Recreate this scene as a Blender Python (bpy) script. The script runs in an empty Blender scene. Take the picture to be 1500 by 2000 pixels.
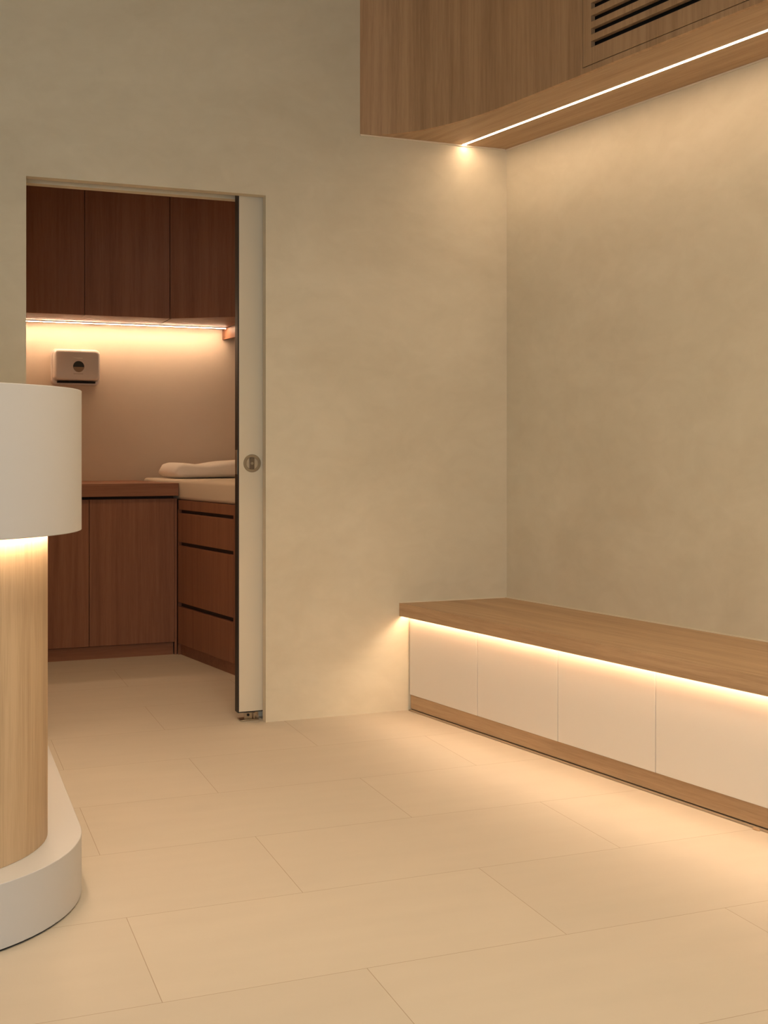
import bpy, bmesh, math
from mathutils import Vector, Matrix

# ------------------------------------------------------------------ camera, world, daylight, exposure
S = bpy.context.scene
COL = S.collection
YAW = math.atan2(2300, 5950)
CAM_H = 1.1
cam_data = bpy.data.cameras.new('camera')
cam = bpy.data.objects.new('camera', cam_data)
COL.objects.link(cam)
cam.location = (0, 0, CAM_H)
cam.rotation_euler = (math.pi / 2, 0, -YAW)
cam_data.sensor_fit = 'HORIZONTAL'
cam_data.sensor_width = 36.0
cam_data.lens = 36.0 * 2300 / 1500
cam_data.shift_y = -118 / 1500
S.camera = cam

world = bpy.data.worlds.new('world')
S.world = world
world.use_nodes = True
world.node_tree.nodes['Background'].inputs[0].default_value = (0.55, 0.65, 0.8, 1)
world.node_tree.nodes['Background'].inputs[1].default_value = 0.3

S.view_settings.view_transform = 'Standard'
S.view_settings.look = 'None'
S.view_settings.gamma = 1.0
S.view_settings.use_curve_mapping = False
S.view_settings.exposure = 0.06

DAYLIGHT_W = 80.0
LED_COLOR = (1.0, 0.69, 0.445)
E_BULKHEAD, E_BENCH, E_COUNTER, E_TREAT = 54.0, 63.0, 78.0, 150.0
E_CEIL, E_CEIL_IN = 65.0, 400.0
CEIL_COLOR, CEIL_IN_COLOR = (1.0, 0.78, 0.52), (1.0, 0.63, 0.345)

def area_light(name, loc, rot, sx, sy, power, color):
    d = bpy.data.lights.new(name, 'AREA')
    d.shape = 'RECTANGLE'
    d.size, d.size_y, d.energy, d.color = sx, sy, power, color
    o = bpy.data.objects.new(name, d)
    COL.objects.link(o)
    o.location, o.rotation_euler = loc, rot
    return o

# daylight entering the shopfront window behind the camera
area_light('daylight', (-1.1, -1.78, 1.15), (math.pi / 2, 0, 0), 2.7, 1.9, DAYLIGHT_W, (0.86, 0.95, 1.0))

# ------------------------------------------------------------------ mesh helpers
class MB:
    def __init__(self):
        self.bm = bmesh.new()
    def prism(self, poly, z0, z1):
        a = [self.bm.verts.new((x, y, z0)) for x, y in poly]
        b = [self.bm.verts.new((x, y, z1)) for x, y in poly]
        n = len(poly)
        self.bm.faces.new(a[::-1]); self.bm.faces.new(b)
        for i in range(n):
            self.bm.faces.new((a[i], a[(i + 1) % n], b[(i + 1) % n], b[i]))
        return self
    def box(self, x0, x1, y0, y1, z0, z1):
        return self.prism([(x0, y0), (x1, y0), (x1, y1), (x0, y1)], z0, z1)
    def sweep(self, rings, cap=True):
        """rings: list of equal-length lists of 3D points"""
        vs = [[self.bm.verts.new(p) for p in r] for r in rings]
        n = len(vs[0])
        for a, b in zip(vs[:-1], vs[1:]):
            for i in range(n):
                self.bm.faces.new((a[i], a[(i + 1) % n], b[(i + 1) % n], b[i]))
        if cap:
            self.bm.faces.new(vs[0][::-1]); self.bm.faces.new(vs[-1])
        return self
    def build(self, name, mat, parent=None, bevel=0.0, smooth=False, seg=2):
        bm = self.bm
        bmesh.ops.recalc_face_normals(bm, faces=bm.faces)
        me = bpy.data.meshes.new(name)
        if parent is not None:
            w = parent_world(parent)
            bmesh.ops.transform(bm, matrix=w.inverted(), verts=bm.verts)
        bm.to_mesh(me); bm.free()
        me.materials.append(mat)
        for p in me.polygons: p.use_smooth = True
        if not smooth: me.set_sharp_from_angle(angle=math.radians(32))
        o = bpy.data.objects.new(name, me)
        COL.objects.link(o)
        if parent is not None: o.parent = parent
        if bevel > 0:
            m = o.modifiers.new('bevel', 'BEVEL')
            m.width, m.segments, m.limit_method = bevel, seg, 'ANGLE'
            m.angle_limit = math.radians(40)
            if hasattr(m, 'harden_normals') and smooth: m.harden_normals = True
        return o

def parent_world(o):
    m = Matrix.Identity(4)
    while o is not None:
        m = Matrix.LocRotScale(o.location, o.rotation_euler, o.scale) @ m
        o = o.parent
    return m

def thing(name, loc, label, cat, group=None, rz=0.0):
    o = bpy.data.objects.new(name, None)
    COL.objects.link(o)
    o.empty_display_size = 0.1
    o.location = loc
    o.rotation_euler = (0, 0, rz)
    return tag(o, label, cat, group)

def tag(o, label, cat, group=None):
    o['label'], o['category'] = label, cat
    if group: o['group'] = group
    return o

def struct(o, label=None):
    o['kind'] = 'structure'
    if label: o['label'] = label
    return o

# the skewed right-hand wall: P(t, n) runs t metres along it from the corner, n metres out into the room
CX, CY = 2.370, 4.635
RX, RY = 0.1880, -0.9822
NX, NY = -0.9822, -0.1880
SKEW = math.atan2(RX, -RY)
def P(t, n): return (CX + RX * t + NX * n, CY + RY * t + NY * n)
def tw(n): return -NY * n / RY          # t at which the line n meets the door wall (Y = CY)
def tY(n, y): return (y - CY - NY * n) / RY
def strip(t0, t1, n0, n1): return [P(t0, n0), P(t1, n0), P(t1, n1), P(t0, n1)]
def wstrip(t1, n0, n1, g=0.0): return [P(tw(n0) + g, n0), P(t1, n0), P(t1, n1), P(tw(n1) + g, n1)]

# ------------------------------------------------------------------ materials
def base_mat(name):
    m = bpy.data.materials.new(name)
    m.use_nodes = True
    nt = m.node_tree
    return m, nt, nt.nodes['Principled BSDF']

def plain(name, col, rough=0.5, metal=0.0, spec=0.5, bump=0.0, bscale=200):
    m, nt, b = base_mat(name)
    b.inputs['Base Color'].default_value = (*col, 1)
    b.inputs['Roughness'].default_value = rough
    b.inputs['Metallic'].default_value = metal
    b.inputs['Specular IOR Level'].default_value = spec
    n = nt.nodes.new('ShaderNodeTexNoise'); n.inputs['Scale'].default_value = bscale
    tc = nt.nodes.new('ShaderNodeTexCoord')
    nt.links.new(tc.outputs['Object'], n.inputs['Vector'])
    if bump > 0:
        bp = nt.nodes.new('ShaderNodeBump'); bp.inputs['Strength'].default_value = bump
        bp.inputs['Distance'].default_value = 0.002
        nt.links.new(n.outputs['Fac'], bp.inputs['Height'])
        nt.links.new(bp.outputs['Normal'], b.inputs['Normal'])
    return m

def plaster(name, c0, c1, scale=1.6):
    m, nt, b = base_mat(name)
    N, L = nt.nodes, nt.links
    geo = N.new('ShaderNodeNewGeometry')
    mp = N.new('ShaderNodeMapping'); L.new(geo.outputs['Position'], mp.inputs['Vector'])
    mp.inputs['Scale'].default_value = (1.0, 1.0, 1.5)
    n1 = N.new('ShaderNodeTexNoise'); n1.inputs['Scale'].default_value = scale
    n1.inputs['Detail'].default_value = 7; n1.inputs['Roughness'].default_value = 0.62; n1.inputs['Distortion'].default_value = 0.6
    L.new(mp.outputs['Vector'], n1.inputs['Vector'])
    n2 = N.new('ShaderNodeTexNoise'); n2.inputs['Scale'].default_value = scale * 5
    n2.inputs['Detail'].default_value = 6; n2.inputs['Distortion'].default_value = 1.2
    L.new(mp.outputs['Vector'], n2.inputs['Vector'])
    mx = N.new('ShaderNodeMath'); mx.operation = 'MULTIPLY_ADD'; mx.inputs[1].default_value = 0.35
    L.new(n2.outputs['Fac'], mx.inputs[0]); L.new(n1.outputs['Fac'], mx.inputs[2])
    r = N.new('ShaderNodeValToRGB'); L.new(mx.outputs[0], r.inputs['Fac'])
    r.color_ramp.elements[0].position = 0.45; r.color_ramp.elements[0].color = (*c0, 1)
    r.color_ramp.elements[1].position = 0.90; r.color_ramp.elements[1].color = (*c1, 1)
    L.new(r.outputs['Color'], b.inputs['Base Color'])
    b.inputs['Roughness'].default_value = 0.85
    b.inputs['Specular IOR Level'].default_value = 0.25
    bp = N.new('ShaderNodeBump'); bp.inputs['Strength'].default_value = 0.12; bp.inputs['Distance'].default_value = 0.004
    L.new(n2.outputs['Fac'], bp.inputs['Height']); L.new(bp.outputs['Normal'], b.inputs['Normal'])
    return m

def wood(name, dark, light, grain='z', angle=0.0, rough=0.5, fine=90.0):
    """grain 'z' runs vertically, 'h' runs along the horizontal direction given by angle"""
    m, nt, b = base_mat(name)
    N, L = nt.nodes, nt.links
    geo = N.new('ShaderNodeNewGeometry')
    rot = N.new('ShaderNodeVectorRotate'); rot.rotation_type = 'Z_AXIS'
    rot.inputs['Angle'].default_value = -angle
    L.new(geo.outputs['Position'], rot.inputs['Vector'])
    def noise(sc, det, dist):
        mp = N.new('ShaderNodeMapping'); L.new(rot.outputs['Vector'], mp.inputs['Vector'])
        along = sc * 0.035
        mp.inputs['Scale'].default_value = (sc, sc, along) if grain == 'z' else (along, sc, sc)
        n = N.new('ShaderNodeTexNoise'); n.inputs['Scale'].default_value = 1.0
        n.inputs['Detail'].default_value = det; n.inputs['Distortion'].default_value = dist
        n.inputs['Roughness'].default_value = 0.6
        L.new(mp.outputs['Vector'], n.inputs['Vector'])
        return n
    big = noise(fine * 0.16, 3, 0.5)
    mid = noise(fine * 0.9, 4, 0.3)
    fin = noise(fine * 4.5, 2, 0.0)
    a = N.new('ShaderNodeMath'); a.operation = 'MULTIPLY_ADD'; a.inputs[1].default_value = 0.65
    L.new(mid.outputs['Fac'], a.inputs[0]); L.new(big.outputs['Fac'], a.inputs[2])
    c = N.new('ShaderNodeMath'); c.operation = 'MULTIPLY_ADD'; c.inputs[1].default_value = 0.45
    L.new(fin.outputs['Fac'], c.inputs[0]); L.new(a.outputs[0], c.inputs[2])
    r = N.new('ShaderNodeValToRGB'); L.new(c.outputs[0], r.inputs['Fac'])
    r.color_ramp.elements[0].position = 0.72; r.color_ramp.elements[0].color = (*dark, 1)
    r.color_ramp.elements[1].position = 1.0 + 0.0; r.color_ramp.elements[1].color = (*light, 1)
    sc = N.new('ShaderNodeMath'); sc.operation = 'MULTIPLY'; sc.inputs[1].default_value = 0.82
    L.new(c.outputs[0], sc.inputs[0]); L.new(sc.outputs[0], r.inputs['Fac'])
    r.color_ramp.elements[0].position = 0.58; r.color_ramp.elements[1].position = 1.0
    L.new(r.outputs['Color'], b.inputs['Base Color'])
    b.inputs['Roughness'].default_value = rough
    b.inputs['Specular IOR Level'].default_value = 0.3
    bp = N.new('ShaderNodeBump'); bp.inputs['Strength'].default_value = 0.06; bp.inputs['Distance'].default_value = 0.001
    L.new(mid.outputs['Fac'], bp.inputs['Height']); L.new(bp.outputs['Normal'], b.inputs['Normal'])
    return m

def floor_mat():
    m, nt, b = base_mat('floor tiles')
    N, L = nt.nodes, nt.links
    geo = N.new('ShaderNodeNewGeometry')
    mp = N.new('ShaderNodeMapping'); L.new(geo.outputs['Position'], mp.inputs['Vector'])
    mp.inputs['Location'].default_value = (-0.435 + 9.2, -0.052 + 9.2, 0)
    br = N.new('ShaderNodeTexBrick'); L.new(mp.outputs['Vector'], br.inputs['Vector'])
    br.offset, br.offset_frequency, br.squash, br.squash_frequency = 0.527, 2, 1.0, 2
    br.inputs['Scale'].default_value = 1.0
    br.inputs['Brick Width'].default_value = 0.92
    br.inputs['Row Height'].default_value = 0.46
    br.inputs['Mortar Size'].default_value = 0.0011
    br.inputs['Mortar Smooth'].default_value = 0.3
    br.inputs['Bias'].default_value = 0.0
    br.inputs['Color1'].default_value = (0.530, 0.475, 0.395, 1)
    br.inputs['Color2'].default_value = (0.555, 0.498, 0.414, 1)
    br.inputs['Mortar'].default_value = (0.37, 0.295, 0.215, 1)
    mp2 = N.new('ShaderNodeMapping'); L.new(geo.outputs['Position'], mp2.inputs['Vector'])
    mp2.inputs['Scale'].default_value = (1.2, 5, 1)
    n = N.new('ShaderNodeTexNoise'); n.inputs['Scale'].default_value = 2.5; n.inputs['Detail'].default_value = 8
    L.new(mp2.outputs['Vector'], n.inputs['Vector'])
    r = N.new('ShaderNodeMapRange'); r.inputs['To Min'].default_value = 0.94; r.inputs['To Max'].default_value = 1.05
    L.new(n.outputs['Fac'], r.inputs['Value'])
    mul = N.new('ShaderNodeVectorMath'); mul.operation = 'SCALE'
    L.new(br.outputs['Color'], mul.inputs[0]); L.new(r.outputs['Result'], mul.inputs['Scale'])
    L.new(mul.outputs['Vector'], b.inputs['Base Color'])
    b.inputs['Roughness'].default_value = 0.55
    b.inputs['Specular IOR Level'].default_value = 0.3
    bp = N.new('ShaderNodeBump'); bp.inputs['Strength'].default_value = 0.25; bp.inputs['Distance'].default_value = 0.001
    bp.invert = True
    L.new(br.outputs['Fac'], bp.inputs['Height']); L.new(bp.outputs['Normal'], b.inputs['Normal'])
    return m

def emit(name, col, strength):
    m = bpy.data.materials.new(name); m.use_nodes = True
    nt = m.node_tree; nt.nodes.clear()
    e = nt.nodes.new('ShaderNodeEmission'); o = nt.nodes.new('ShaderNodeOutputMaterial')
    e.inputs['Color'].default_value = (*col, 1); e.inputs['Strength'].default_value = strength
    nt.links.new(e.outputs[0], o.inputs['Surface'])
    return m

M_WALL = plaster('greige plaster', (0.610, 0.550, 0.420), (0.705, 0.645, 0.508))
M_INWALL = plaster('treatment room paint', (0.66, 0.53, 0.41), (0.69, 0.56, 0.43))
M_CEIL = plain('ceiling paint', (0.62, 0.57, 0.47), 0.9, bump=0.05)
M_FLOOR = floor_mat()
OAK_D, OAK_L = (0.335, 0.212, 0.118), (0.51, 0.350, 0.208)
M_OAK_V = wood('oak veneer upright grain', (0.330, 0.196, 0.106), (0.51, 0.328, 0.188), 'z')
A_SK = math.atan2(RY, RX)
M_OAK_H = wood('oak veneer along the bench', OAK_D, OAK_L, 'h', A_SK)
M_CORE = wood('pale oak counter core', (0.36, 0.255, 0.155), (0.55, 0.41, 0.26), 'z', fine=70)
RED_D, RED_L = (0.200, 0.085, 0.048), (0.300, 0.140, 0.080)
M_RED_V = wood('red brown veneer upright grain', RED_D, RED_L, 'z')
M_RED_H = wood('red brown veneer crosswise grain', RED_D, RED_L, 'h', 0.0)
M_WHITE = plain('matt white laminate', (0.77, 0.725, 0.66), 0.45, spec=0.35)
M_CTR = plain('matt white counter finish', (0.54, 0.535, 0.53), 0.5, spec=0.35)
M_DOOR = plain('cream door face', (0.66, 0.60, 0.48), 0.5, spec=0.35)
M_BLACK = plain('black edging', (0.012, 0.011, 0.011), 0.5)
M_DARK = plain('dark interior', (0.010, 0.009, 0.009), 0.9)
M_STEEL = plain('brushed nickel', (0.42, 0.36, 0.28), 0.32, metal=1.0)
M_SEAL = plain('pale sealant', (0.74, 0.66, 0.52), 0.6)
M_SLOT = plain('brown slot interior and gap shade', (0.045, 0.026, 0.018), 0.8)  # also stands in for shade below the worktop and kickboard
M_ABS = plain('white dispenser plastic', (0.76, 0.67, 0.60), 0.3, spec=0.5)
M_ABSD = plain('smoked dispenser window', (0.03, 0.028, 0.03), 0.15)
M_PAPER = plain('paper towel stack', (0.34, 0.24, 0.17), 0.9)
M_SHEET = plain('cream mattress cover', (0.70, 0.60, 0.48), 0.85, bump=0.25, bscale=900)
M_PILLOW = plain('white pillow cover', (0.86, 0.78, 0.69), 0.9, bump=0.35, bscale=500)
L_BULK = emit('bulkhead strip light', LED_COLOR, E_BULKHEAD)
L_BENCH = emit('bench strip light', LED_COLOR, E_BENCH)
L_CTR = emit('counter strip light', LED_COLOR, E_COUNTER)
L_CEIL = emit('ceiling fill light diffuser', CEIL_COLOR, E_CEIL)  # emitter of the added ceiling fill, not a known lamp
L_CEIL2 = emit('small ceiling fill light diffuser', CEIL_IN_COLOR, E_CEIL_IN)  # emitter of the fill spot added in the treatment room
L_TREAT = emit('treatment room strip light', LED_COLOR, E_TREAT)

# ------------------------------------------------------------------ room shell
CEIL = 3.15
IN_Y, IN_CEIL, IN_X = 7.00, 2.56, 0.322
LX, FY = -2.9, -1.6                       # left wall, shopfront wall
SOFF = 2.428                              # underside of the bulkhead
DX0, DX1, DTOP = 0.343, 1.277, 2.141      # doorway
LEAF1, LEAF2, WBACK = 4.683, 4.752, 4.800 # pocket wall: front leaf, cavity, rear leaf

def rwall_x(y): return P(tY(0, y), 0)[0]

struct(MB().prism([(LX - .1, FY - .2), (rwall_x(FY - .2) + .2, FY - .2), (rwall_x(7.2) + .2, 7.2), (LX - .1, 7.2)], -0.1, 0.0)
       .build('floor', M_FLOOR), 'beige rectangular stone tile floor running through both rooms')
struct(MB().prism([(LX, FY), (rwall_x(FY), FY), (rwall_x(CY), CY), (LX, CY)], CEIL, CEIL + .1).build('ceiling', M_CEIL))
struct(MB().prism([(IN_X, WBACK), (rwall_x(WBACK), WBACK), (rwall_x(IN_Y), IN_Y), (IN_X, IN_Y)], IN_CEIL, IN_CEIL + .1)
       .build('ceiling.001', M_CEIL))

# door wall: front leaf + rear leaf with the sliding pocket between them
w = MB()
XR0, XR1, XR2 = rwall_x(CY), rwall_x(LEAF1), rwall_x(LEAF2)
w.box(LX, DX0, CY, WBACK, 0, CEIL)
w.box(DX0, DX1, CY, LEAF1, DTOP, CEIL)
w.box(DX0, DX1, LEAF2, WBACK, DTOP, CEIL)
w.box(DX0, DX1, LEAF1, LEAF2, DTOP + .09, CEIL)
w.prism([(DX1, CY), (rwall_x(CY), CY), (rwall_x(LEAF1), LEAF1), (DX1, LEAF1)], 0, CEIL)
w.prism([(DX1, LEAF2), (rwall_x(LEAF2), LEAF2), (rwall_x(WBACK), WBACK), (DX1, WBACK)], 0, CEIL)
w.prism([(DX1, LEAF1), (rwall_x(LEAF1), LEAF1), (rwall_x(LEAF2), LEAF2), (DX1, LEAF2)], DTOP + .09, CEIL)
struct(w.build('wall_back', M_WALL), 'greige plaster wall holding the doorway')

struct(MB().prism([P(tY(0, FY), 0), P(tY(0, 7.12), 0), P(tY(0, 7.12), -.15), P(tY(0, FY), -.15)], 0, CEIL)
       .build('wall_right', M_WALL), 'long greige plaster wall above the bench')
struct(MB().box(LX - .1, LX, FY, CY, 0, CEIL).build('wall_left', M_WALL))
WX0, WX1, WZ0, WZ1 = -2.45, 0.25, 0.20, 2.1
w = MB()
w.box(LX - .1, WX0, FY - .12, FY, 0, CEIL); w.box(WX1, rwall_x(FY) + .1, FY - .12, FY, 0, CEIL)
w.box(WX0, WX1, FY - .12, FY, 0, WZ0); w.box(WX0, WX1, FY - .12, FY, WZ1, CEIL)
struct(w.build('wall_front', M_WALL))
win = struct(bpy.data.objects.new('window_1', None)); COL.objects.link(win); win.location = (-1.1, FY - .06, WZ0)
f = MB()
f.box(WX0, WX0 + .05, FY - .09, FY - .03, WZ0, WZ1); f.box(WX1 - .05, WX1, FY - .09, FY - .03, WZ0, WZ1)
f.box(WX0 + .05, WX1 - .05, FY - .09, FY - .03, WZ0, WZ0 + .05); f.box(WX0 + .05, WX1 - .05, FY - .09, FY - .03, WZ1 - .05, WZ1)
f.box(-1.12, -1.08, FY - .09, FY - .03, WZ0 + .05, WZ1 - .05)
f.build('window_frame', M_BLACK, win)
gm = bpy.data.materials.new('clear glass'); gm.use_nodes = True
nt = gm.node_tree; nt.nodes.remove(nt.nodes['Principled BSDF'])
tr = nt.nodes.new('ShaderNodeBsdfTransparent'); gl = nt.nodes.new('ShaderNodeBsdfGlossy'); mx = nt.nodes.new('ShaderNodeMixShader')
gl.inputs['Roughness'].default_value = 0.02; mx.inputs[0].default_value = 0.06
nt.links.new(tr.outputs[0], mx.inputs[1]); nt.links.new(gl.outputs[0], mx.inputs[2])
nt.links.new(mx.outputs[0], nt.nodes['Material Output'].inputs['Surface'])
MB().box(WX0 + .05, WX1 - .05, FY - .064, FY - .058, WZ0 + .05, WZ1 - .05).build('pane', gm, win)

# treatment room walls
struct(MB().prism([(IN_X - .1, IN_Y), (rwall_x(IN_Y), IN_Y), (rwall_x(IN_Y + .1), IN_Y + .1), (IN_X - .1, IN_Y + .1)], 0, CEIL)
       .build('wall_far', M_INWALL), 'warm plaster wall of the small room beyond the doorway')
struct(MB().box(IN_X - .1, IN_X, WBACK, IN_Y, 0, CEIL).build('wall_left.001', M_INWALL))

# round fill lights on the ceilings, unseen, added to brighten both rooms
def ann(mb, x, y, r0, r1, z0, z1, n=40):
    V = [[mb.bm.verts.new((x + r * math.cos(2 * math.pi * i / n), y + r * math.sin(2 * math.pi * i / n), z)) for i in range(n)] for r, z in ((r1, z0), (r1, z1), (r0, z1), (r0, z0))]
    for k in range(4):
        p_, q_ = V[k], V[(k + 1) % 4]
        for j in range(n): mb.bm.faces.new((p_[j], p_[(j + 1) % n], q_[(j + 1) % n], q_[j]))
    return mb
def ceiling_fill_light(x, y, z, r, drop, mat, label):
    t = thing('ceiling_fill_light', (x, y, z), label, 'ceiling fill light', 'added round fill lights')
    pts = [(x + r * math.cos(a), y + r * math.sin(a)) for a in [2 * math.pi * i / 40 for i in range(40)]]
    ann(MB(), x, y, r + .002, r + .012, z - drop, z - .0005).build('shade', M_DARK, t)
    MB().prism(pts, z - .03, z - .02).build('diffuser', mat, t)
ceiling_fill_light(0.95, 2.25, CEIL, .25, .20, L_CEIL, 'round drum ceiling fill light above the middle of the tiled floor, unseen, added to brighten the walls and floor')
ceiling_fill_light(1.5, 0.4, CEIL, .25, .20, L_CEIL, 'round drum ceiling fill light to the right of the camera, unseen, added to brighten the counter side')
dl = thing('fill_downlight', (0.80, 5.35, IN_CEIL), 'small cylindrical ceiling spot, unseen, added to brighten the room beyond the doorway', 'ceiling fill light')
ann(MB(), 0.80, 5.35, .060, .065, IN_CEIL - .075, IN_CEIL - .0005).build('shade', M_DARK, dl)
MB().prism([(0.80 + .058 * math.cos(math.pi * i / 16), 5.35 + .058 * math.sin(math.pi * i / 16)) for i in range(32)], IN_CEIL - .02, IN_CEIL - .015).build('diffuser', L_CEIL2, dl)

# thin pale caulking beads where the bulkhead meets the two walls
b = 0.005
struct(MB().box(1.684, P(tw(0.01), 0.01)[0], CY - b, CY, SOFF - .006, SOFF).build('trim_1', M_SEAL))
struct(MB().prism(strip(0.0, 4.9, 0.0, b), SOFF - .006, SOFF).build('trim_2', M_SEAL))

# ------------------------------------------------------------------ sliding door
d = bpy.data.objects.new('door_1', None); COL.objects.link(d); d.location = (1.6, 4.712, 0.034)
struct(d, 'cream sliding door with black edge, almost fully slid into its wall pocket')
SX0, SX1 = 1.1765, 2.10
SY0, SY1 = 4.693, 4.745
MB().box(SX0, SX1, SY0 + .003, SY1, 0.033, 2.20).build('door_core', M_BLACK, d)['label'] = 'black edge of the sliding door'
MB().box(SX0 + .0042, SX1, SY0, SY0 + .003, 0.038, 2.20).build('door_face', M_DOOR, d)
hz, hx = 1.052, 1.2345
def ring(mb, cx, cz, y0, y1, r0, r1, a0=0.0, a1=2 * math.pi, n=48):
    """annulus facing -Y, open arc allowed"""
    full = abs(a1 - a0 - 2 * math.pi) < 1e-6
    secs = []
    m = n if full else n + 1
    for i in range(m):
        a = a0 + (a1 - a0) * i / n
        c, s = math.cos(a), math.sin(a)
        secs.append([(cx + r1 * c, y1, cz + r1 * s), (cx + r1 * c, y0, cz + r1 * s), (cx + r0 * c, y0, cz + r0 * s), (cx + r0 * c, y1, cz + r0 * s)])
    if full: secs.append(secs[0])
    if full:
        vs = [[mb.bm.verts.new(p) for p in r] for r in secs[:-1]]
        for i in range(m):
            p, q = vs[i], vs[(i + 1) % m]
            for k in range(4):
                mb.bm.faces.new((p[k], p[(k + 1) % 4], q[(k + 1) % 4], q[k]))
    else:
        mb.sweep(secs)
    return mb
def disc(mb, cx, cz, y0, y1, r, n=40):
    mb.sweep([[(cx + r * math.cos(2 * math.pi * i / n), y, cz + r * math.sin(2 * math.pi * i / n)) for i in range(n)] for y in (y0, y1)])
    return mb
h = ring(MB(), hx, hz, SY0 - .004, SY0 - .0002, .0245, .0365).build('handle', M_STEEL, d, bevel=.0012)
disc(MB(), hx, hz, SY0 - .0012, SY0 - .0001, .0246).build('cup', plain('worn nickel', (0.50, 0.43, 0.33), 0.45, metal=1.0), h)
MB().box(hx - .011, hx + .009, SY0 - .006, SY0 - .0013, hz - .023, hz + .023).build('thumb_turn', plain('dark nickel', (0.20, 0.155, 0.115), 0.4, metal=1.0), h, bevel=.002)
disc(MB(), hx - .001, hz, SY0 - .0085, SY0 - .006, .0055).build('turn_screw', M_STEEL, h)
MB().box(SX0 - .002, SX0 - .0002, SY0 + .012, SY1 - .008, hz - .045, hz + .055).build('lock_plate', M_STEEL, d)

g = thing('floor_guide', (1.225, 4.705, 0), 'small metal guide bracket on the floor under the sliding door', 'door guide')
MB().box(1.185, 1.262, 4.686, 4.740, 0.0, 0.005).build('base_plate', M_STEEL, g, bevel=.001)
MB().box(1.204, 1.238, 4.704, 4.7075, 0.005, 0.031).build('upright', M_STEEL, g, bevel=.001)
disc(MB(), 1.221, 0.021, 4.7015, 4.704, .0055, 20).build('screw', M_DARK, g)
MB().prism([(1.243, 4.700), (1.250, 4.700), (1.250, 4.728), (1.243, 4.728)], 0.005, 0.029).build('rib', M_STEEL, g, bevel=.001)

# ------------------------------------------------------------------ wooden bulkhead with grille and strip light
BN = 0.412
p0 = Vector((1.684, CY)); p3 = Vector(P(0.55, BN)); p1 = p0 + Vector((0.20, -0.03)); p2 = p3 - 0.30 * Vector((RX, RY))
curve = []
for i in range(33):
    u = i / 32
    curve.append(tuple((1 - u) ** 3 * p0 + 3 * u * (1 - u) ** 2 * p1 + 3 * u * u * (1 - u) * p2 + u ** 3 * p3))
GT0, GT1, GZ0, GZ1 = 0.961, 2.46, 2.451, 2.97
BT = 4.9
bk = thing('bulkhead', (*P(1.0, 0.2), SOFF), 'curved oak bulkhead high on the right wall with strip light', 'bulkhead')
def offs(poly, d):
    out = []
    for i, p in enumerate(poly):
        a = Vector(poly[max(i - 1, 0)]); c = Vector(poly[min(i + 1, len(poly) - 1)])
        t = (c - a).normalized(); n = Vector((-t.y, t.x))
        out.append(tuple(Vector(p) + n * d))
    return out
TH = 0.018
line = curve + [P(GT0, BN)]
inner = offs(line, TH)
inner = [(x, min(y, CY)) for x, y in inner]
ff = MB()
ff.prism(line + inner[::-1], SOFF, CEIL)
ff.prism(strip(GT0, GT1, BN, BN - TH), SOFF, GZ0 - .003)
ff.prism(strip(GT0, GT1, BN, BN - TH), GZ1 + .003, CEIL)
ff.prism(strip(GT1, BT, BN, BN - TH), SOFF, CEIL)
ff.build('front_panel', M_OAK_V, bk)
# underside in two boards either side of the light channel
LN = 0.2075; LW = 0.0065
so = MB()
so.prism(inner + [P(BT, BN - TH), P(BT, LN + LW), P(tw(LN + LW), LN + LW)], SOFF, SOFF + .018)
so.prism(wstrip(BT, 0.0, LN - LW), SOFF, SOFF + .018)
so.build('underside', M_OAK_H, bk)
MB().prism(wstrip(BT, LN - LW, LN + LW, .002), SOFF - .0005, SOFF + .010).build('strip_light', L_BULK, bk)
# grille panel
gr = MB()
A, B = GT0 + .003, GT1 - .003
S0, S1 = 1.005, 2.41
slots = [(2.5095 + .0444 * k, 2.5315 + .0444 * k) for k in range(9)]
z = GZ0
for z0, z1 in slots:
    gr.prism(strip(A, S0, BN, BN - TH), z, z1); gr.prism(strip(S1, B, BN, BN - TH), z, z1)
    gr.prism(strip(S0, S1, BN, BN - TH), z, z0)
    z = z1
gr.prism(strip(A, B, BN, BN - TH), z, GZ1)
gr.build('grille', M_OAK_V, bk)
MB().prism(strip(GT0 - .02, GT1 + .02, BN - TH - .03, BN - TH - .035), SOFF + .02, GZ1 + .05).build('grille_backing', M_DARK, bk)

# ------------------------------------------------------------------ bench
DN = 0.46
BEND = 2.80
BZ0, BZ1 = 0.403, 0.458
bs = thing('wall_bench', (*P(1.2, .25), BZ0), 'long oak bench top along the right wall, lit from beneath', 'bench')
sm = MB()
sm.prism(wstrip(BEND, 0.002, 0.488), BZ1 - .028, BZ1)
sm.build('seat_board', M_OAK_H, bs)
MB().prism(wstrip(BEND, 0.488, 0.50), BZ0, BZ1).build('front_lip', M_OAK_H, bs)
MB().prism(wstrip(BEND, 0.4625, 0.4705, .002), 0.4165, 0.4285).build('strip_light', L_BENCH, bs)
MB().prism(strip(0.003, BEND, 0.0005, 0.006), BZ1, BZ1 + .004).build('sealant', M_SEAL, bs)
MB().box(P(tw(.5), .5)[0], P(tw(.01), .01)[0], CY - .005, CY - .0003, BZ1, BZ1 + .004).build('sealant', M_SEAL, bs)
joints = [-0.0765, 0.405, 0.884, 1.363, 1.840, 2.318, 2.796]
where = ['first white bench cupboard from the corner, touching the door wall',
         'second white bench cupboard from the corner',
         'third white bench cupboard from the corner',
         'fourth white bench cupboard from the corner, the widest looking one',
         'fifth white bench cupboard, just a sliver at the right edge',
         'sixth white bench cupboard from the corner, beyond the right edge of the picture']
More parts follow.
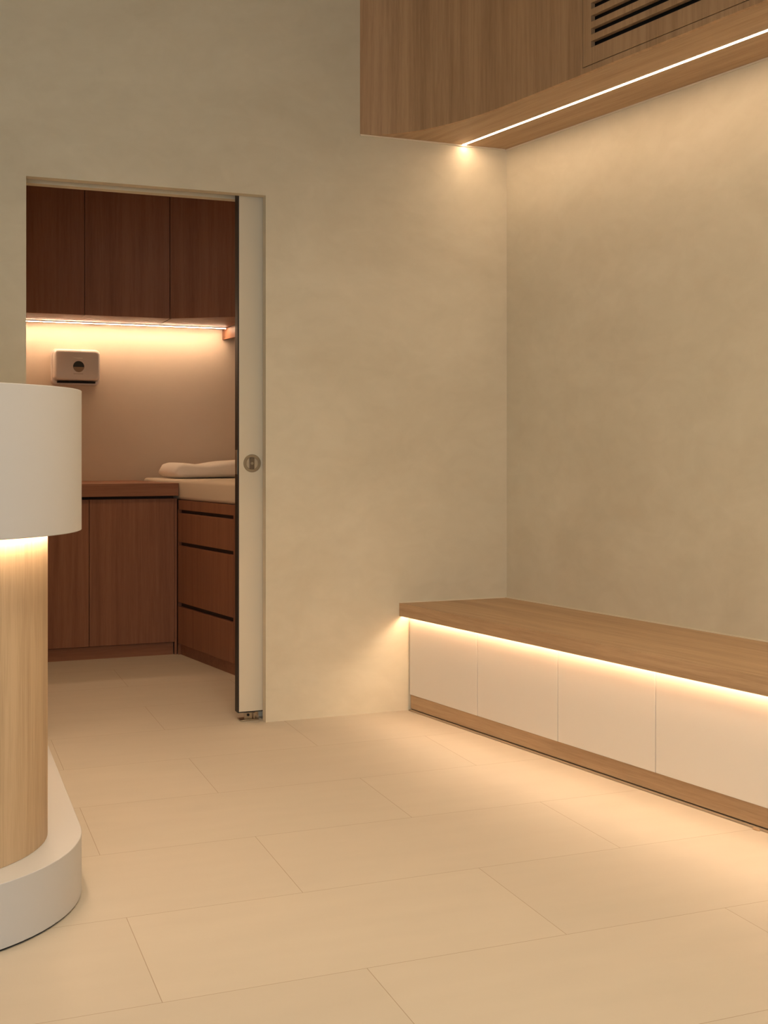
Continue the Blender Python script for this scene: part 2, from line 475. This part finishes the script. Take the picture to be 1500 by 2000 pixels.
for k in range(6):
    t0, t1 = joints[k], joints[k + 1]
    c = thing('bench_cabinet', (*P((t0 + t1) / 2, .23), 0.072), where[k], 'cabinet', 'white cupboards under the bench')
    tl = t0 if k else 0.0
    cb = MB().prism(strip(max(t0, 0.0) + .001, t1 - .001, 0.004, DN - .020), 0.072, BZ1 - .030)
    cb.build('carcass', M_WHITE, c)
    MB().prism(strip(t0 + .0015, t1 - .0015, DN - .019, DN), 0.0695, 0.421).build('door', M_WHITE, c, bevel=.0012)
fl = MB().prism([P(tw(.435) + .0008, .435), P(-.0766, .435), P(-.0766, .420), P(tw(.420) + .0008, .420)], 0.0, 0.418)
tag(fl.build('filler_strip', M_WALL), 'narrow greige filler strip between the door wall and first bench cupboard', 'filler strip')
tk = thing('toe_kick', (*P(1.2, DN - .01), 0), 'long oak kickboard under the white bench cupboards', 'kickboard')
MB().prism(strip(-.0768, BEND, DN - .022, DN - .006), 0.009, 0.0675).build('board', M_OAK_H, tk)
MB().prism(strip(-.0768, BEND, DN - .022, DN - .010), 0.0, 0.0089).build('painted_shadow', M_SLOT, tk)  # dark strip, shade below the kickboard put into its colour
MB().prism(strip(-.0768, BEND, DN - .0099, DN + .005), 0.0, 0.005).build('sealant', plain('floor sealant', (0.36, 0.28, 0.19), 0.7), tk)
bl = MB()
cxx, cyy = P(1.775, DN + .008)
rr = []
for j in range(5):
    ph = j / 4 * math.pi / 2 * .95
    rr.append([(cxx + RX * .014 * math.cos(a) * math.cos(ph) + NX * .006 * math.sin(a) * math.cos(ph),
                cyy + RY * .014 * math.cos(a) * math.cos(ph) + NY * .006 * math.sin(a) * math.cos(ph), .007 * math.sin(ph)) for a in [i * math.pi / 6 for i in range(12)]])
bl.sweep(rr).build('sealant_lump', plain('aged sealant', (0.42, 0.28, 0.16), 0.6), tk, smooth=True)

# ------------------------------------------------------------------ reception counter
QX, QY0, QY1 = -0.04, 3.07, 3.98
def stadium(r, n=40):
    pts = [(QX + r * math.cos(a), QY0 + r * math.sin(a)) for a in [-math.pi + math.pi * i / n for i in range(n + 1)]]
    pts += [(QX + r * math.cos(a), QY1 + r * math.sin(a)) for a in [math.pi * i / n for i in range(n + 1)]]
    return pts
ct = thing('reception_counter', (QX, (QY0 + QY1) / 2, 0), 'round-ended white reception counter on a pale oak core and white plinth', 'reception counter')
MB().prism(stadium(.394), 0.0, 0.005).build('painted_shadow', M_DARK, ct)  # dark slab painted as the shadow line beneath the plinth
MB().prism(stadium(.400), 0.005, 0.150).build('plinth', M_CTR, ct, bevel=.0015)
MB().prism(stadium(.318), 0.1505, 0.905).build('core', M_CORE, ct)
uo, ui = stadium(.400), stadium(.318)
MB().prism(stadium(.400), 0.9055, 1.252).build('counter_top', M_CTR, ct, bevel=.002)
def annulus(mb, r0, r1, z0, z1):
    o, i = stadium(r1), stadium(r0)
    n = len(o)
    V = [[mb.bm.verts.new((x, y, zz)) for x, y in pl] for pl, zz in ((o, z0), (o, z1), (i, z1), (i, z0))]
    for k in range(4):
        a, b_ = V[k], V[(k + 1) % 4]
        for j in range(n):
            mb.bm.faces.new((a[j], a[(j + 1) % n], b_[(j + 1) % n], b_[j]))
    return mb
annulus(MB(), .330, .340, 0.9030, 0.9053).build('strip_light', L_CTR, ct)

# ------------------------------------------------------------------ treatment room: wall cabinets
UZ0, UZ1, UY = 1.842, 2.555, 6.555
ujo = [0.325, 0.790, 1.254]
ul = ['left red brown wall cabinet above the paper towel dispenser, cut off by the doorway edge',
      'middle red brown wall cabinet, widest of the three in the doorway']
for k in range(2):
    c = thing('wall_cabinet', ((ujo[k] + ujo[k + 1]) / 2, 6.75, UZ0), ul[k], 'cabinet', 'wall cabinets in the treatment room')
    MB().box(ujo[k] + .0005, ujo[k + 1] - .0005, UY + .021, IN_Y - .001, UZ0, UZ1).build('carcass', M_RED_V, c)
    MB().box(ujo[k] + .0015, ujo[k + 1] - .0015, UY, UY + .019, UZ0, UZ1).build('door', M_RED_V, c, bevel=.001)
c = thing('wall_cabinet', (1.45, 6.7, UZ0), 'angled red brown corner wall cabinet beside the black door edge', 'cabinet', 'wall cabinets in the treatment room')
q0, q1 = Vector((1.254, UY)), Vector((1.66, 6.293))
dv = (q1 - q0).normalized(); nv = Vector((-dv.y, dv.x))
def q(p): return (p.x, p.y)
MB().prism([q(q0 + nv * .021), q(q1 + nv * .021), (1.66, IN_Y - .001), (1.2545, IN_Y - .001)], UZ0, UZ1).build('carcass', M_RED_V, c)
MB().prism([q(q0 + dv * .0015), q(q1), q(q1 + nv * .019), q(q0 + dv * .0015 + nv * .019)], UZ0, UZ1).build('door', M_RED_V, c, bevel=.001)

sl = thing('strip_light', (1.0, 6.905, UZ0), 'slim glowing strip light under the wall cabinets in the doorway', 'strip light')
MB().box(0.33, 1.655, 6.902, 6.9085, UZ0 - .008, UZ0 - .0066).build('diffuser', L_TREAT, sl)
MB().box(0.33, 1.655, 6.9005, 6.924, UZ0 - .0065, UZ0 - .0005).build('channel', M_ABS, sl)
pm = MB().prism([(1.6575, IN_Y - .001), (1.6575 + .018, IN_Y - .001), (1.6575 + .018 + .07, 6.40), (1.6575 + .07, 6.40)], UZ0 - .066, UZ0 - .0005)
tag(pm.build('light_pelmet', M_RED_V), 'short wooden valance closing the right end of the cabinet strip light', 'valance')

# base cabinets, kickboard, worktop
KY = 6.362
def bedx(y): return 1.259 - 0.1845 * (y - 6.363)
CE = 1.2535
bjo = [0.325, 0.790, CE]
bll = ['left red brown base cabinet, half hidden behind the reception counter', 'right red brown base cabinet with wide door beside the bed drawers']
for k in range(2):
    x1 = bjo[k + 1]
    c = thing('base_cabinet', ((bjo[k] + x1) / 2, 6.6, 0.067), bll[k], 'cabinet', 'base cabinets in the treatment room')
    xr = x1 - .0005 if k == 0 else 1.200
    MB().box(bjo[k] + .0005, xr, KY + .021, IN_Y - .001, 0.067, 0.826).build('carcass', M_RED_V, c)
    MB().box(bjo[k] + .0005, 1.2425 if k else xr, KY + .030, KY + .055, 0.8262, 0.8605).build('shade_strip', M_SLOT, c)  # dark strip in place of the shade under the worktop
    MB().box(bjo[k] + .0015, (x1 - .0015) if k == 0 else CE - .012, KY, KY + .019, 0.069, 0.846).build('door', M_RED_V, c, bevel=.001)
    if k == 1:
        MB().box(CE - .0105, CE + .002, KY + .002, KY + .020, 0.0, 0.846).build('end_stile', M_RED_V, c)
tk2 = MB().box(0.325, CE - .016, KY + .012, KY + .028, 0.0, 0.066).build('toe_kick', M_RED_H)
tag(tk2, 'red brown kickboard under the base cabinets in the doorway', 'kickboard')
wt = MB().prism([(0.325, KY - .022), (bedx(KY - .022) - .002, KY - .022), (bedx(IN_Y) - .002, IN_Y - .001), (0.325, IN_Y - .001)], 0.861, 0.930)
tag(wt.build('worktop', M_RED_H, bevel=.002), 'red brown wooden worktop on the base cabinets below the towel dispenser', 'worktop')

# ------------------------------------------------------------------ bed with drawers, mattress, pillow
bd = math.hypot(0.1845, 1.0)
UXb, UYb = 0.1845 / bd, -1.0 / bd           # along the bed, towards the door
VXb, VYb = 1.0 / bd, 0.1845 / bd            # across the bed, towards the right wall
O = (bedx(IN_Y - .002), IN_Y - .002)
def Bd(s, v): return (O[0] + UXb * s + VXb * v, O[1] + UYb * s + VYb * v)
def bstrip(s0, s1, v0, v1): return [Bd(s0, v0), Bd(s1, v0), Bd(s1, v1), Bd(s0, v1)]
def clipback(s1, v0, v1):                    # back end follows the far wall
    f_ = lambda v: v * VYb / -UYb
    return [Bd(f_(v0), v0), Bd(s1, v0), Bd(s1, v1), Bd(f_(v1), v1)]
def s_of(y): return (O[1] - y) * bd / 1.0 * (1 / (bd * -UYb)) 
SV = (O[1] - KY) / -UYb                      # where the base cabinets meet the bed
S_J = (O[1] - 5.647) / -UYb
S_END = (O[1] - 4.95) / -UYb
be = thing('bed_base', (*Bd(1.0, .35), 0), 'red brown built-in bed base with drawers behind the sliding door', 'bed')
BW = 0.735
MB().prism([(1.264, IN_Y - .002), (1.264, KY), Bd(SV + .01, .020), Bd(S_END, .020), Bd(S_END, BW), clipback(S_END, 0, BW)[3]], 0.060, 0.8375).build('carcass', M_SLOT, be)
MB().prism(bstrip(SV + .012, S_END, 0.015, BW), 0.0, 0.059).build('toe_kick', M_RED_H, be)
MB().prism(bstrip(SV + .012, S_END, 0.0, 0.019), 0.787, 0.838).build('top_rail', M_RED_V, be)
for a_, b_ in ((SV + .012, S_J - .002), (S_J + .020, S_END)):
    o1 = MB().prism(bstrip(a_, b_, 0.0, 0.019), 0.612, 0.768).build('drawer', M_RED_V, be, bevel=.001)
    MB().prism(bstrip(a_, b_, 0.0, 0.019), 0.285, 0.592).build('drawer', M_RED_V, be, bevel=.001)
    MB().prism(bstrip(a_, b_, 0.0, 0.019), 0.061, 0.262).build('drawer', M_RED_V, be, bevel=.001)
MB().prism(bstrip(S_J, S_J + .018, 0.001, 0.019), 0.061, 0.7865).build('stile', M_RED_V, be)
MB().prism(bstrip(SV + .001, SV + .011, 0.001, 0.019), 0.0, 0.787).build('end_stile', M_RED_V, be)

def rounded_block(loop, z0, z1, r, n=5):
    """soft block: inset loops at top and bottom edges; loop is a convex CCW polygon"""
    def inset(poly, d):
        out = []
        k = len(poly)
        for i in range(k):
            a = Vector(poly[i - 1]); p = Vector(poly[i]); c = Vector(poly[(i + 1) % k])
            e1 = (p - a).normalized(); e2 = (c - p).normalized()
            n1 = Vector((-e1.y, e1.x)); n2 = Vector((-e2.y, e2.x))
            b_ = (n1 + n2); b_ = b_ / max(b_.length_squared / 2, 1e-6)
            out.append(p + b_ * d)
        return out
    rings = []
    for i in range(n + 1):
        a = math.pi / 2 * i / n
        rings.append([(p.x, p.y, z0 + r - r * math.sin(math.pi / 2 - a)) for p in inset(loop, r - r * math.cos(math.pi / 2 - a))])
    for i in range(n + 1):
        a = math.pi / 2 * i / n
        rings.append([(p.x, p.y, z1 - r + r * math.sin(a)) for p in inset(loop, r - r * math.cos(a))])
    return MB().sweep(rings)
def round_corners(poly, r, n=5):
    out = []
    k = len(poly)
    for i in range(k):
        p = Vector(poly[i]); a = (Vector(poly[i - 1]) - p).normalized(); c = (Vector(poly[(i + 1) % k]) - p).normalized()
        s, e = p + a * r, p + c * r
        for j in range(n + 1):
            u = j / n
            v = (1 - u) ** 2 * s + 2 * u * (1 - u) * p + u * u * e
            out.append((v.x, v.y))
    return out
ml = [Bd(.09, .004), Bd(S_END - .02, .004), Bd(S_END - .02, BW - .01), Bd(.24, BW - .01)]
mt = rounded_block(round_corners(ml, .03), 0.839, 0.948, .020).build('mattress', M_SHEET, smooth=True)
tag(mt, 'cream mattress on the bed base, level with the worktop', 'mattress')

# contoured pillow across the head of the bed
px0, px1 = 0.045, 0.63
s_f, s_b = (O[1] - 6.50) / -UYb, 0.22
rings = []
NS = 26
for i in range(NS + 1):
    u = i / NS
    v = px0 + (px1 - px0) * u
    e = min(u, 1 - u) * (px1 - px0)
    k = min(1.0, e / .05); k = math.sqrt(max(0.0, 1 - (1 - k) ** 2))
    hgt = 0.091 + 0.022 * max(0.0, (u - .25)) - .014 * math.exp(-((u - .33) / .16) ** 2)
    zc = 0.956 + 0.042
    sec = []
    mm = 28
    for j in range(mm):
        a = 2 * math.pi * j / mm
        ca, sa = math.cos(a), math.sin(a)
        sgn = lambda x: (1 if x >= 0 else -1)
        ss = sgn(ca) * abs(ca) ** 0.45; zz = sgn(sa) * abs(sa) ** 0.55
        sm_ = (s_f + s_b) / 2 + ss * (s_f - s_b) / 2 * (.86 + .14 * k)
        hz_ = hgt * .5 * (.28 + .72 * k)
        x, y = Bd(sm_, v)
        sec.append((x, y, 0.957 + .5 * hgt * (1 - .25 * (1 - k)) + zz * hz_))
    rings.append(sec)
pw = MB().sweep(rings).build('pillow', M_PILLOW, smooth=True)
zmin = min(v.co.z for v in pw.data.vertices)
for v in pw.data.vertices: v.co.z -= zmin - 0.9485
tag(pw, 'white contoured pillow lying on the mattress by the far wall', 'pillow')

# ------------------------------------------------------------------ paper towel dispenser
DXa, DXb, DZa, DZb = 0.652, 0.922, 1.482, 1.688
dp = thing('paper_towel_dispenser', ((DXa + DXb) / 2, IN_Y, DZa), 'white wall paper towel dispenser with round dark window under the strip light', 'paper towel dispenser')
def rrect(x0, x1, z0, z1, r, n=6):
    pts = []
    for cx_, cz_, a0 in ((x1 - r, z1 - r, 0), (x0 + r, z1 - r, 90), (x0 + r, z0 + r, 180), (x1 - r, z0 + r, 270)):
        for i in range(n + 1):
            a = math.radians(a0 + 90 * i / n)
            pts.append((cx_ + r * math.cos(a), cz_ + r * math.sin(a)))
    return pts
def layers(seq):
    return MB().sweep([[(x, y, z) for x, z in rrect(*a)] for a, y in seq])
FD = IN_Y - .128                           # front face of the cover
layers([((DXa, DXb, DZa, DZb, .028), IN_Y - .001), ((DXa, DXb, DZa, DZb, .028), IN_Y - .050), ((DXa + .003, DXb - .003, DZa + .003, DZb - .003, .027), IN_Y - .060)]).build('back_shell', M_ABS, dp)
seq = [((DXa + .006, DXb - .004, DZa + .020, DZb - .004, .026), IN_Y - .0605)]
for j in range(7):
    a_ = math.pi / 2 * j / 6
    i_ = .020 * (1 - math.cos(a_))
    seq.append(((DXa + .009 + i_, DXb - .006 - i_ * .6, DZa + .024 + i_ * .5, DZb - .007 - i_, .024), FD + .020 * (1 - math.sin(a_))))
cov = layers(seq).build('front_cover', M_ABS, dp)
MB().box(DXa + .03, DXb - .03, IN_Y - .100, IN_Y - .0605, DZa + .010, DZa + .0195).build('paper_slot', M_DARK, dp)
wx, wz = (DXa + DXb) / 2 + .008, 1.584
wn = disc(MB(), wx, wz, FD - .0012, FD - .0001, .031).build('level_window', M_ABSD, cov)
hf = [(wx + .0295 * math.cos(a), wz + .0295 * math.sin(a)) for a in [math.pi + math.pi * i / 20 for i in range(21)]]
MB().sweep([[(x, y, z - .003) for x, z in hf] for y in (FD - .0022, FD - .0013)]).build('paper_stack', M_PAPER, cov)
lg = [(-.034, .003), (-.012, .001), (.008, .001), (.028, -.001), (.027, -.006), (.004, -.008), (-.014, -.003)]
MB().sweep([[(wx - .006 + x, y, 1.634 + z) for x, z in lg] for y in (FD - .0015, FD - .0001)]).build('badge', plain('pale badge', (0.95, 0.88, 0.80), 0.25), cov)
MB().box(wx - .028, wx + .025, FD - .0008, FD - .0001, 1.541, 1.5435).build('mark', plain('grey print', (0.40, 0.30, 0.24), 0.5), cov)
